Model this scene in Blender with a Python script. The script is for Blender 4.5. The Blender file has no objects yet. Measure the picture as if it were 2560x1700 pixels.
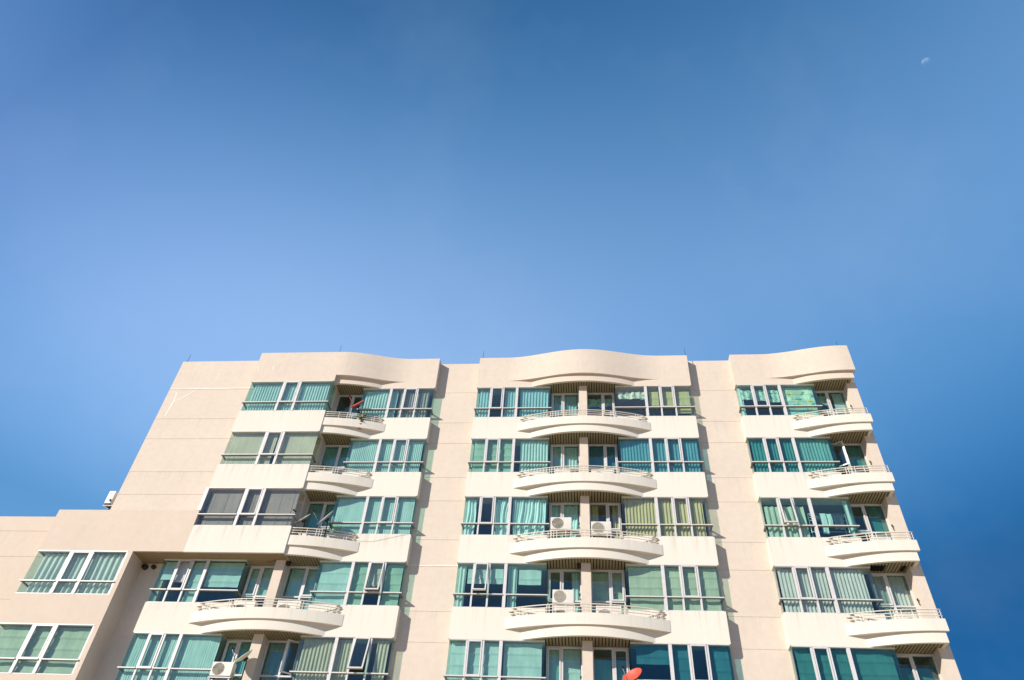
import bpy, bmesh, math, random
from mathutils import Vector, Matrix
random.seed(11)
PI = math.pi
sc = bpy.context.scene
COL = sc.collection
CAMH = 1.6
# ------------------------------------------------------------------ levels and planes (metres)
H = 3.0
def head(n): return 23.293 + CAMH - H*n          # window head of storey n (0 = top)
def sill(n): return 21.47 + CAMH - H*n           # window sill of storey n
TOP = 25.186 + CAMH                              # roof parapet
WTOP = 16.17 + CAMH                              # parapet of the low wing
YB, YF, YR, YD = 26.43, 25.85, 26.825, 26.93     # bay front, forward bay, recessed wall, balcony doors
YBACK = 40.0
XC1, XC2, XC3 = -11.85, 0.08, 12.02
HW = 4.97                                        # half width of a bay
XEND = 12.335
# ------------------------------------------------------------------ mesh builder
class MB:
    def __init__(s): s.v = []; s.f = []; s.sm = []; s.mi = []; s.cur = 0
    def add(s, vs, fs, smooth=False):
        b = len(s.v); s.v += [tuple(p) for p in vs]
        for f in fs: s.f.append([b+i for i in f]); s.sm.append(smooth); s.mi.append(s.cur)
    def box(s, x0, x1, y0, y1, z0, z1):
        vs = [(x, y, z) for z in (z0, z1) for y in (y0, y1) for x in (x0, x1)]
        s.add(vs, [(0,2,3,1),(4,5,7,6),(0,1,5,4),(2,6,7,3),(0,4,6,2),(1,3,7,5)])
    def obox(s, o, ax, ay, az, x0, x1, y0, y1, z0, z1):
        vs = [o+ax*x+ay*y+az*z for z in (z0, z1) for y in (y0, y1) for x in (x0, x1)]
        s.add(vs, [(0,2,3,1),(4,5,7,6),(0,1,5,4),(2,6,7,3),(0,4,6,2),(1,3,7,5)])
    def quad(s, a, b, c, d): s.add([a, b, c, d], [(0,1,2,3)])
    def tube(s, pts, r, seg=8, cap=True, r1=None):
        pts = [Vector(p) for p in pts]; n = len(pts); rings = []
        up = Vector((0,0,1))
        for i, p in enumerate(pts):
            d = (pts[min(i+1,n-1)]-pts[max(i-1,0)]).normalized()
            a = d.cross(up)
            if a.length < 1e-3: a = d.cross(Vector((1,0,0)))
            a.normalize(); b = a.cross(d)
            rr = r if r1 is None else r+(r1-r)*i/(n-1)
            rings.append([p+a*math.cos(2*PI*k/seg)*rr+b*math.sin(2*PI*k/seg)*rr for k in range(seg)])
        vs = [v for R_ in rings for v in R_]; fs = []
        for i in range(n-1):
            for k in range(seg):
                k2 = (k+1) % seg
                fs.append((i*seg+k, (i+1)*seg+k, (i+1)*seg+k2, i*seg+k2))
        if cap: fs += [tuple(range(seg)), tuple(reversed(range((n-1)*seg, n*seg)))]
        s.add(vs, fs, True)
    def prism(s, xs, yo, yi, z0, z1):
        """wall following the outer curve yo(x), inner line yi(x)"""
        n = len(xs); vs = []
        for x in xs: vs += [(x, yo(x), z0), (x, yo(x), z1), (x, yi(x), z1), (x, yi(x), z0)]
        s.add(vs, [(4*i, 4*i+4, 4*i+5, 4*i+1) for i in range(n-1)], True)
        s.add(vs, [(4*i+2, 4*i+6, 4*i+7, 4*i+3) for i in range(n-1)], False)
        s.add(vs, [(4*i+1, 4*i+5, 4*i+6, 4*i+2) for i in range(n-1)], False)
        s.add(vs, [(4*i+3, 4*i+7, 4*i+4, 4*i) for i in range(n-1)], False)
        s.add(vs[:4], [(0,1,2,3)]); s.add(vs[-4:], [(3,2,1,0)])
    def lathe(s, prof, seg=24, c=(0,0,0)):
        n = len(prof); vs = []
        for (r, z) in prof:
            for k in range(seg):
                a = 2*PI*k/seg; vs.append((c[0]+r*math.cos(a), c[1]+r*math.sin(a), c[2]+z))
        fs = []
        for i in range(n-1):
            for k in range(seg):
                k2 = (k+1) % seg; fs.append((i*seg+k, i*seg+k2, (i+1)*seg+k2, (i+1)*seg+k))
        s.add(vs, fs, True)
WO = {}                                          # world origins
def tag(o, label=None, cat=None, group=None, kind=None):
    if label: o['label'] = label
    if cat: o['category'] = cat
    if group: o['group'] = group
    if kind: o['kind'] = kind
def link(o, parent, org):
    COL.objects.link(o); org = Vector(org)
    if parent is not None:
        o.parent = parent; o.location = org-WO[parent.name]
    else: o.location = org
    WO[o.name] = org
def empty(name, org, label, cat, group=None):
    o = bpy.data.objects.new(name, None); o.empty_display_size = .2
    link(o, None, org); tag(o, label, cat, group); return o
def obj(name, mb, mat, parent=None, org=None, bevel=0):
    """vertices are in world space; the origin is put at org"""
    me = bpy.data.meshes.new(name)
    if org is None:
        if mb.v:
            xs, ys, zs = zip(*mb.v); org = ((min(xs)+max(xs))/2, (min(ys)+max(ys))/2, min(zs))
        else: org = (0,0,0)
    ox, oy, oz = org
    me.from_pydata([(x-ox, y-oy, z-oz) for x, y, z in mb.v], [], mb.f)
    for p, sm, mi in zip(me.polygons, mb.sm, mb.mi): p.use_smooth = sm; p.material_index = mi
    bm = bmesh.new(); bm.from_mesh(me)
    bmesh.ops.recalc_face_normals(bm, faces=bm.faces)
    if bevel:
        bmesh.ops.remove_doubles(bm, verts=bm.verts, dist=1e-5)
        es = [e for e in bm.edges if len(e.link_faces) == 2 and e.calc_face_angle(0) > .6]
        bmesh.ops.bevel(bm, geom=es, offset=bevel, segments=2, profile=.6, affect='EDGES')
    bm.to_mesh(me); bm.free()
    for mm in (mat if isinstance(mat, (list, tuple)) else [mat]): me.materials.append(mm)
    o = bpy.data.objects.new(name, me); link(o, parent, org); return o

# ------------------------------------------------------------------ materials
def newmat(name):
    m = bpy.data.materials.new(name); m.use_nodes = True
    nt = m.node_tree; b = nt.nodes['Principled BSDF']; return m, nt, b
def N(nt, t, **kw):
    n = nt.nodes.new(t)
    for k, v in kw.items(): setattr(n, k, v)
    return n
def pos_scaled(nt, s):
    g = N(nt, 'ShaderNodeNewGeometry'); mp = N(nt, 'ShaderNodeMapping')
    mp.inputs['Scale'].default_value = s; nt.links.new(g.outputs['Position'], mp.inputs['Vector'])
    return mp.outputs['Vector']
def noise(nt, vec, scale, detail=3, rough=.55):
    n = N(nt, 'ShaderNodeTexNoise'); n.inputs['Scale'].default_value = scale
    n.inputs['Detail'].default_value = detail; n.inputs['Roughness'].default_value = rough
    nt.links.new(vec, n.inputs['Vector']); return n.outputs['Fac']
def mrange(nt, val, a, b, c, d):
    n = N(nt, 'ShaderNodeMapRange'); n.inputs[1].default_value = a; n.inputs[2].default_value = b
    n.inputs[3].default_value = c; n.inputs[4].default_value = d
    nt.links.new(val, n.inputs[0]); return n.outputs[0]
def mixc(nt, fac, c1, c2, mode='MIX'):
    n = N(nt, 'ShaderNodeMix', data_type='RGBA', blend_type=mode)
    for i, c in ((0, fac), (6, c1), (7, c2)):
        if isinstance(c, (int, float)): n.inputs[i].default_value = c
        elif isinstance(c, tuple): n.inputs[i].default_value = (*c, 1)
        else: nt.links.new(c, n.inputs[i])
    return n.outputs[2]
def math_(nt, op, a, b=None):
    n = N(nt, 'ShaderNodeMath', operation=op)
    for i, c in enumerate((a, b)):
        if c is None: continue
        if isinstance(c, (int, float)): n.inputs[i].default_value = c
        else: nt.links.new(c, n.inputs[i])
    return n.outputs[0]
def render_mat(name, col, col2, streak=0.0, bumpd=.006, patch=.5):
    """painted cement render: mottling, trowel bump, rain streaks below the sills"""
    m, nt, b = newmat(name)
    p1 = pos_scaled(nt, (1,1,1))
    big = noise(nt, p1, .55, 4); med = noise(nt, p1, 4.5, 4, .6); fine = noise(nt, p1, 42, 3, .6)
    c = mixc(nt, mrange(nt, med, .38, .66, 0, patch), col, col2)
    c = mixc(nt, mrange(nt, big, .35, .7, 0, .22), c, tuple(x*.86 for x in col2))
    c = mixc(nt, mrange(nt, fine, .35, .7, 0, .16), c, tuple(x*.8 for x in col))
    # rain streaks: start at each sill, run down and fade
    st = noise(nt, pos_scaled(nt, (7, 7, .22)), 1.0, 4, .65)
    g = N(nt, 'ShaderNodeNewGeometry'); sx = N(nt, 'ShaderNodeSeparateXYZ'); nt.links.new(g.outputs['Position'], sx.inputs[0])
    fr = math_(nt, 'FRACT', math_(nt, 'DIVIDE', math_(nt, 'SUBTRACT', sill(0)+30.0, sx.outputs['Z']), H))
    fade = mrange(nt, fr, 0, .3, 1, .12)
    tfade = mrange(nt, sx.outputs['Z'], TOP-.9, TOP, 0, .55)
    fade = math_(nt, 'MAXIMUM', fade, tfade)
    c = mixc(nt, math_(nt, 'MULTIPLY', mrange(nt, st, .50, .74, 0, streak), fade), c, (.42, .385, .33))
    nt.links.new(c, b.inputs['Base Color'])
    b.inputs['Roughness'].default_value = .88; b.inputs['Specular IOR Level'].default_value = .25
    bp = N(nt, 'ShaderNodeBump'); bp.inputs['Strength'].default_value = .55; bp.inputs['Distance'].default_value = bumpd
    hsum = math_(nt, 'ADD', fine, math_(nt, 'MULTIPLY', noise(nt, p1, 13, 3), .9))
    nt.links.new(hsum, bp.inputs['Height']); nt.links.new(bp.outputs[0], b.inputs['Normal'])
    return m
def plain(name, col, rough=.5, metal=0.0, var=.12, scale=9.0, spec=.4):
    m, nt, b = newmat(name)
    n = noise(nt, pos_scaled(nt, (1,1,1)), scale, 4)
    c = mixc(nt, mrange(nt, n, .3, .7, 0, 1), tuple(x*(1-var) for x in col), tuple(min(1, x*(1+var)) for x in col))
    nt.links.new(c, b.inputs['Base Color']); b.inputs['Roughness'].default_value = rough
    b.inputs['Metallic'].default_value = metal; b.inputs['Specular IOR Level'].default_value = spec
    return m
def glass(name, t, refl=.11):
    m, nt, b = newmat(name); nt.nodes.remove(b); out = nt.nodes['Material Output']
    tr = N(nt, 'ShaderNodeBsdfTransparent'); gl = N(nt, 'ShaderNodeBsdfGlossy'); gl.inputs['Roughness'].default_value = .015
    gl.inputs['Color'].default_value = (.92,.97,1,1)
    n = noise(nt, pos_scaled(nt, (1,1,1)), 1.7, 2)
    nt.links.new(mixc(nt, mrange(nt, n, .3, .7, 0, 1), tuple(x*.95 for x in t), tuple(min(1, x*1.03) for x in t)), tr.inputs['Color'])
    lw = N(nt, 'ShaderNodeLayerWeight'); lw.inputs['Blend'].default_value = .5
    f4 = math_(nt, 'POWER', lw.outputs['Facing'], 3.5)
    fac = math_(nt, 'ADD', math_(nt, 'MULTIPLY', f4, .75), refl)
    bp = N(nt, 'ShaderNodeBump'); bp.inputs['Strength'].default_value = .12; bp.inputs['Distance'].default_value = .02
    nt.links.new(noise(nt, pos_scaled(nt, (1,1,1)), 1.1, 1), bp.inputs['Height']); nt.links.new(bp.outputs[0], gl.inputs['Normal'])
    mx = N(nt, 'ShaderNodeMixShader'); nt.links.new(fac, mx.inputs[0]); nt.links.new(tr.outputs[0], mx.inputs[1]); nt.links.new(gl.outputs[0], mx.inputs[2])
    nt.links.new(mx.outputs[0], out.inputs['Surface']); return m
def cloth(name, col, var=.10, transl=.34, rough=.8, seam=None):
    m, nt, b = newmat(name); out = nt.nodes['Material Output']
    n = noise(nt, pos_scaled(nt, (6, 6, .8)), 1.0, 3)
    c = mixc(nt, mrange(nt, n, .3, .7, 0, 1), tuple(x*(1-var) for x in col), tuple(min(1, x*(1+var)) for x in col))
    nt.links.new(c, b.inputs['Base Color']); b.inputs['Roughness'].default_value = rough; b.inputs['Specular IOR Level'].default_value = .2
    bp = N(nt, 'ShaderNodeBump'); bp.inputs['Strength'].default_value = .35; bp.inputs['Distance'].default_value = .02
    nt.links.new(noise(nt, pos_scaled(nt, (5, 5, 2.2)), 1.2, 4), bp.inputs['Height']); nt.links.new(bp.outputs[0], b.inputs['Normal'])
    t = N(nt, 'ShaderNodeBsdfTranslucent'); nt.links.new(c, t.inputs['Color'])
    mx = N(nt, 'ShaderNodeMixShader'); mx.inputs[0].default_value = transl
    nt.links.new(b.outputs[0], mx.inputs[1]); nt.links.new(t.outputs[0], mx.inputs[2]); nt.links.new(mx.outputs[0], out.inputs['Surface'])
    return m
def floral(name, base, cols, dens=.55, scale=6.0):
    m, nt, b = newmat(name)
    c = base
    for i, cc in enumerate(cols):
        v = noise(nt, pos_scaled(nt, ((1, 0, .45), (.5, 0, 1.1), (1.2, 0, 1), (.35, 0, .2))[i % 4]), scale*(1.6-.25*i), 2, .5)
        reg = mrange(nt, noise(nt, pos_scaled(nt, (1, 0, 1)), .8+.3*i, 2), dens-.04, dens+.04, 0, 1)
        c = mixc(nt, math_(nt, 'MULTIPLY', mrange(nt, v, .565, .60, 0, 1), reg), c, cc)
    nt.links.new(c, b.inputs['Base Color']); b.inputs['Roughness'].default_value = .85
    return m
M = {}
M['white'] = render_mat('pale_render', (.64,.60,.53), (.62,.57,.495), streak=.8, patch=.35)
M['pink'] = render_mat('pink_cream_render', (.585,.505,.43), (.545,.45,.365), streak=.5, bumpd=.010, patch=.6)
M['wing'] = render_mat('tan_cream_render', (.565,.475,.395), (.54,.435,.345), streak=.5, bumpd=.012)
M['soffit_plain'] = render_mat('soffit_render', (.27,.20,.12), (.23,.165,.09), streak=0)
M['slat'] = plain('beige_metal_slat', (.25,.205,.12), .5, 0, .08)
M['gap'] = plain('dark_slat_gap', (.03,.025,.016), .9)
M['alu'] = plain('white_aluminium', (.53,.51,.51), .38, 0, .06, 5)
M['alu_d'] = plain('dark_and_shaded_aluminium', (.20,.20,.20), .45, 0, .12, 5)  # transoms: underside shade painted in as dark tone; brackets, arms, cable: plain dark grey
M['rail'] = plain('cream_rail_paint', (.60,.55,.47), .45, 0, .08)
M['room'] = plain('room_plaster', (.34,.32,.29), .9, 0, .1)
M['roof'] = plain('roof_screed', (.38,.36,.33), .95)
M['g_teal'] = glass('teal_tinted_glass', (.62,.865,.81))
M['g_green'] = glass('green_tinted_glass', (.74,.89,.82))
M['g_blue'] = glass('blue_tinted_glass', (.31,.60,.635))
M['g_grey'] = glass('grey_tinted_glass', (.70,.81,.76))
M['g_sage'] = glass('sage_tinted_glass', (.80,.89,.81))
M['g_aqua'] = glass('aqua_tinted_glass', (.52,.79,.785))
M['g_sun'] = glass('pale_tinted_glass', (.78,.87,.80))
M['g_clear'] = glass('clear_glass', (.88,.90,.90), .08)
M['g_deep'] = glass('deep_teal_glass', (.36,.66,.62))
M['c_white'] = cloth('white_curtain_cloth', (.88,.87,.84))
M['c_cream'] = cloth('cream_curtain_cloth', (.80,.74,.58))
M['c_olive'] = cloth('olive_curtain_cloth', (.74,.66,.38))
M['c_green'] = cloth('pale_green_blind', (.66,.70,.56))
M['c_yel'] = cloth('yellow_green_blind', (.72,.72,.38))
M['c_grey'] = cloth('grey_blind', (.50,.48,.41))
M['c_beige'] = cloth('beige_blind', (.74,.70,.58))
M['c_teal'] = cloth('teal_curtain_cloth', (.34,.58,.56))
M['c_dteal'] = cloth('dark_teal_blind', (.30,.48,.48))
M['c_pink'] = cloth('pinkish_curtain_cloth', (.66,.46,.42))
M['c_satin'] = cloth('white_satin', (.86,.87,.86), rough=.35, transl=.15)
M['c_flor'] = floral('floral_blind', (.52,.60,.56), [(.80,.70,.22), (.10,.28,.22), (.78,.50,.16), (.86,.84,.62)], .44, 4.2)
M['c_val'] = floral('patterned_valance', (.62,.64,.54), [(.08,.22,.20), (.12,.30,.30)], .45, 6.5)
M['ac'] = plain('ac_white_paint', (.58,.545,.49), .45, 0, .08, 3)
M['ac_in'] = plain('ac_fan_recess', (.20,.18,.15), .7)
M['ac_grille'] = plain('ac_grille_wire', (.46,.42,.36), .6)
M['red'] = plain('red_dish_paint', (.58,.07,.04), .5, 0, .15)
M['red_dim'] = plain('weathered_red_paint', (.36,.05,.04), .6, 0, .2)
M['grey_dish'] = plain('grey_mesh_dish', (.26,.25,.24), .55, .3, .12)
M['pale_dish'] = plain('pale_dish_paint', (.68,.70,.52), .55, 0, .1)
M['dark'] = plain('dark_metal', (.035,.035,.04), .5, .4)
M['black'] = plain('black_plastic', (.02,.018,.016), .6)
M['steel'] = plain('steel_tube', (.62,.64,.64), .35, .6)
M['repair'] = plain('repair_plaster', (.68,.62,.55), .9, 0, .06)
M['leaf'] = plain('plant_leaf', (.045,.09,.03), .6, 0, .4, 14)
M['terra'] = plain('clay_pot', (.34,.16,.09), .8)
M['towel'] = cloth('white_towel', (.82,.84,.80), transl=.1)
M['tdark'] = cloth('dark_laundry', (.07,.08,.11), transl=.05)

# ------------------------------------------------------------------ ground, sky, light, camera
m, nt, b = newmat('dry_ground')
p = pos_scaled(nt, (1,1,1))
nt.links.new(mixc(nt, mrange(nt, noise(nt, p, .12, 5), .35, .65, 0, 1), (.60,.48,.33), (.50,.39,.26)), b.inputs['Base Color'])
b.inputs['Roughness'].default_value = .95
mb = MB(); nx = 24
for i in range(nx):
    for j in range(nx):
        s_ = 3000/nx; x0, y0 = -1500+i*s_, -1500+j*s_
        mb.quad((x0,y0,0),(x0+s_,y0,0),(x0+s_,y0+s_,0),(x0,y0+s_,0))
g = obj('ground', mb, m, None, (0,0,0)); tag(g, kind='structure')

SUN = Vector((-.43,-.39,.300)).normalized()      # towards the sun
ELEV = math.asin(SUN.z); AZ = math.atan2(SUN.x, SUN.y)
SKYC = ((.19, 22.5, 4.3, 6.2), (.23, 12.5, 2.3, 4.6), (.22, 9.2, 1.65, 3.2))
SKYK = (.667,1.10,1.96)
w = bpy.data.worlds.new('World'); sc.world = w; w.use_nodes = True
nt = w.node_tree; bg = nt.nodes['Background']
sky = N(nt, 'ShaderNodeTexSky', sky_type='NISHITA'); sky.sun_disc = False
sky.sun_elevation = ELEV; sky.sun_rotation = AZ
sky.air_density = 1.0; sky.dust_density = .5; sky.ozone_density = 1.2; sky.altitude = 0
# tone of the clear air by direction: deeper blue towards the zenith and away from the sun
tc = N(nt, 'ShaderNodeTexCoord'); sep = N(nt, 'ShaderNodeSeparateXYZ'); nt.links.new(tc.outputs['Generated'], sep.inputs[0])
dt = N(nt, 'ShaderNodeVectorMath', operation='DOT_PRODUCT'); nt.links.new(tc.outputs['Generated'], dt.inputs[0]); dt.inputs[1].default_value = SUN
def sq(v, lo, mid):
    q = math_(nt, 'SUBTRACT', math_(nt, 'MAXIMUM', v, lo), mid); return math_(nt, 'MULTIPLY', q, q)
ez = sq(sep.outputs['Z'], .44, .66); ea = sq(math_(nt, 'MINIMUM', dt.outputs['Value'], .12), -.6, .12)
et = sq(math_(nt, 'MINIMUM', dt.outputs['Value'], .52), .12, .12)
cmb = N(nt, 'ShaderNodeCombineXYZ')
for i, (c0, c1, c2, c3) in enumerate(SKYC):
    q = math_(nt, 'ADD', math_(nt, 'MULTIPLY', ez, -c1), math_(nt, 'MULTIPLY', ea, -c2))
    q = math_(nt, 'ADD', q, math_(nt, 'MULTIPLY', et, -c3))
    nt.links.new(math_(nt, 'EXPONENT', math_(nt, 'ADD', q, c0)), cmb.inputs[i])
cir = noise(nt, (lambda mp: (nt.links.new(tc.outputs['Generated'], mp.inputs['Vector']), mp.outputs['Vector'])[1])(N(nt, 'ShaderNodeMapping')), 2.2, 5, .62)
sr = N(nt, 'ShaderNodeSeparateXYZ'); nt.links.new(sky.outputs[0], sr.inputs[0]); cs = N(nt, 'ShaderNodeCombineXYZ')
for i, k_ in enumerate(SKYK):                    # soft shoulder: haze glow never burns out
    q = math_(nt, 'DIVIDE', math_(nt, 'MULTIPLY', sr.outputs[i], 1.5), math_(nt, 'ADD', math_(nt, 'DIVIDE', sr.outputs[i], k_*2), 1.0))
    nt.links.new(q, cs.inputs[i])
skm = mixc(nt, 1.0, cs.outputs[0], cmb.outputs[0], 'MULTIPLY')
skc = mixc(nt, mrange(nt, cir, .52, .78, 0, .07), skm, (2.2, 2.5, 3.1))      # a breath of thin cirrus
nt.links.new(skc, bg.inputs['Color'])
bg.inputs['Strength'].default_value = .15
sl = bpy.data.lights.new('sun', 'SUN'); sl.energy = 3.2; sl.angle = math.radians(.5); sl.color = (1,.925,.81)
so = bpy.data.objects.new('sun', sl); COL.objects.link(so)
so.rotation_euler = (-SUN).to_track_quat('-Z', 'Y').to_euler(); so.location = (-40,-40,40)

cam = bpy.data.cameras.new('camera'); co = bpy.data.objects.new('camera', cam); COL.objects.link(co)
r_ = Vector((0.9957845,0.07501763,0.0527786)); u_ = Vector((0.01561279,-0.70563855,0.70839994)); f_ = Vector((-0.0903851,0.70458966,0.70383516))
R_ = Matrix((r_, u_, -f_)).transposed()
co.matrix_world = Matrix.Translation((0,0,CAMH)) @ R_.to_4x4()
cam.sensor_fit = 'HORIZONTAL'; cam.sensor_width = 36; cam.lens = 36*1878.1368/2560
cam.clip_start = .1; cam.clip_end = 8000; sc.camera = co

# ------------------------------------------------------------------ the building: masses
BLD = empty('apartment_building', (-6, 33, 0), 'cream apartment block with rows of teal tinted windows and bowed white balconies', 'building')
def part(name, mb, mat, parent=None, bevel=0): return obj(name, mb, mat, parent or BLD, None, bevel)
GRV = .0065
def panel_wall(mb, x0, x1, y, z0, z1, depth, cuts):
    """wall sheet of panels with shallow horizontal grooves between them"""
    zs = [z0]+sorted(c for c in cuts if z0+.05 < c < z1-.05)+[z1]
    mb.box(x0, x1, y+.009, y+depth, z0, z1)
    for a, b_ in zip(zs[:-1], zs[1:]):
        mb.box(x0+.001, x1-.001, y, y+.02, a+(GRV if a > z0 else .002), b_-(GRV if b_ < z1 else .002))
CUTS = [head(n) for n in range(9)]+[sill(n) for n in range(9)]
for x0, x1 in ((-17.86,-16.70), (-7.0,-4.78), (4.94,7.16)):
    mb = MB(); panel_wall(mb, x0, x1, YR, 0, head(3)+.03 if x0 < -10 else TOP-.004, .22, CUTS)
    part('recess_wall', mb, M['pink'])
mb = MB(); panel_wall(mb, -20.08, -15.66, 26.40, WTOP-.6, TOP-.002, .3, CUTS)
part('gable_wall', mb, M['pink'])
# side, back and roof
mb = MB()
mb.box(-20.08, -19.86, 26.70, YBACK, WTOP-1.2, TOP-.004); part('side_wall', mb, M['pink'])
mb = MB(); mb.box(XEND-.22, XEND-.002, YD+.12, YBACK, 0, TOP-.006); part('side_wall', mb, M['pink'])
mb = MB(); mb.box(-30, XEND-.22, YBACK, YBACK+.2, 0, WTOP-.1); mb.box(-20.08, XEND-.22, YBACK+.002, YBACK+.198, WTOP-.1, TOP-.01); part('back_wall', mb, M['pink'])
mb = MB(); mb.box(-19.86, XEND-.22, YR+.22, YBACK, TOP-1.0, TOP-.8); mb.box(-30, -20.08, 26.7, YBACK, WTOP-.75, WTOP-.55); part('roof', mb, M['roof'])
# rooms: slabs, ceilings and partitions seen through the glass
mb = MB()
for n in range(6):
    mb.box(-19.8 if n < 3 else -29, XEND-.24, YD+.14, 31, head(n)+.05, head(n)+.34)
mb.box(-19.8, XEND-.24, 31, 31.2, 0, TOP-1.01); mb.box(-29, -19.81, 31, 31.2, 0, WTOP-.8)
for x in (-24.4,-17.9,-16.86,-12.0,-6.84,-4.93,.0,5.09,7.0,11.9):
    mb.box(x-.08, x+.08, YD+.14, 31, 0, TOP-1.02 if x > -17 else WTOP-.8)
part('interior', mb, M['room'])

# wing: forward bay at left
mb = MB()
mb.box(-21.90, -15.765, YF, YF+.55, head(3), WTOP)                       # parapet over wing and under gable
part('wing_parapet', mb, M['wing'])
mb = MB(); panel_wall(mb, -30, -21.86, 26.40, 0, WTOP-.003, .3, CUTS); part('wing_wall', mb, M['wing'])
for n in (3, 4, 5):
    mb = MB(); mb.box(-21.90, -18.03, YF+.004, YF+.55, head(n+1), sill(n)); part('spandrel', mb, M['wing'])
mb = MB(); mb.box(-18.03, -17.84, YF, YR+.12, 0, head(3)-.002); mb.box(-18.05, -17.86, YR+.1, 31, 0, head(3)+.04); part('corner_pier', mb, M['wing'])
mb = MB(); mb.box(-21.86, -18.05, YF+.1, YF+.5, 0, head(6)); part('wing_base', mb, M['wing'])
# soffit over the notch between wing and left bay
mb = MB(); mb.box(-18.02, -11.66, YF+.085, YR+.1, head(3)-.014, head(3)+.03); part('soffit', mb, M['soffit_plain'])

# forward half of the left bay
mb = MB(); mb.box(-15.76, -11.65, YF+.002, YR+.2, head(0), TOP-.001); part('roof_parapet', mb, M['pink'])
for n in range(3):
    mb = MB(); mb.box(-15.76, -11.65, YF+.002 if n < 2 else YF-.003, YR+.2, head(n+1)+(0 if n < 2 else -.008), sill(n)); part('spandrel', mb, M['white'])

def bay_side(xc, s, n0, n1, roof):
    """solid spandrels on one side of a balcony; s = -1 left, +1 right"""
    a, b_ = sorted((xc+s*1.5, xc+s*HW))
    if roof:
        mb = MB(); mb.box(a, b_, YB, YR+.2, head(0), TOP); part('roof_parapet', mb, M['pink'])
    for n in range(n0, n1):
        mb = MB(); mb.box(a, b_, YB, YR+.2, head(n+1), sill(n)); part('spandrel', mb, M['white'])
    mb = MB(); mb.box(a, b_, YB, YR+.2, 0, head(n1)-.15); part('base_wall', mb, M['white'])
bay_side(XC2, -1, 0, 5, True); bay_side(XC2, 1, 0, 5, True); bay_side(XC3, -1, 0, 5, True)
bay_side(XC1, 1, 0, 5, True); bay_side(XC1, -1, 3, 5, False)
# piers between the balcony doors
mb = MB(); mb.box(-.10, .265, YB-.005, YD+.2, 0, head(0)+.05); part('pier', mb, M['pink'])
mb = MB(); mb.box(11.925, XEND, YB-.005, YD+.14, 0, head(0)+.05); part('pier', mb, M['pink'])
mb = MB(); mb.box(-12.12, -11.735, YB-.005, YD+.2, 0, head(3)+.05); mb.box(-12.1, -11.67, YB-.003, YD+.198, head(3)+.05, head(0)+.05); part('pier', mb, M['pink'])

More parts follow.
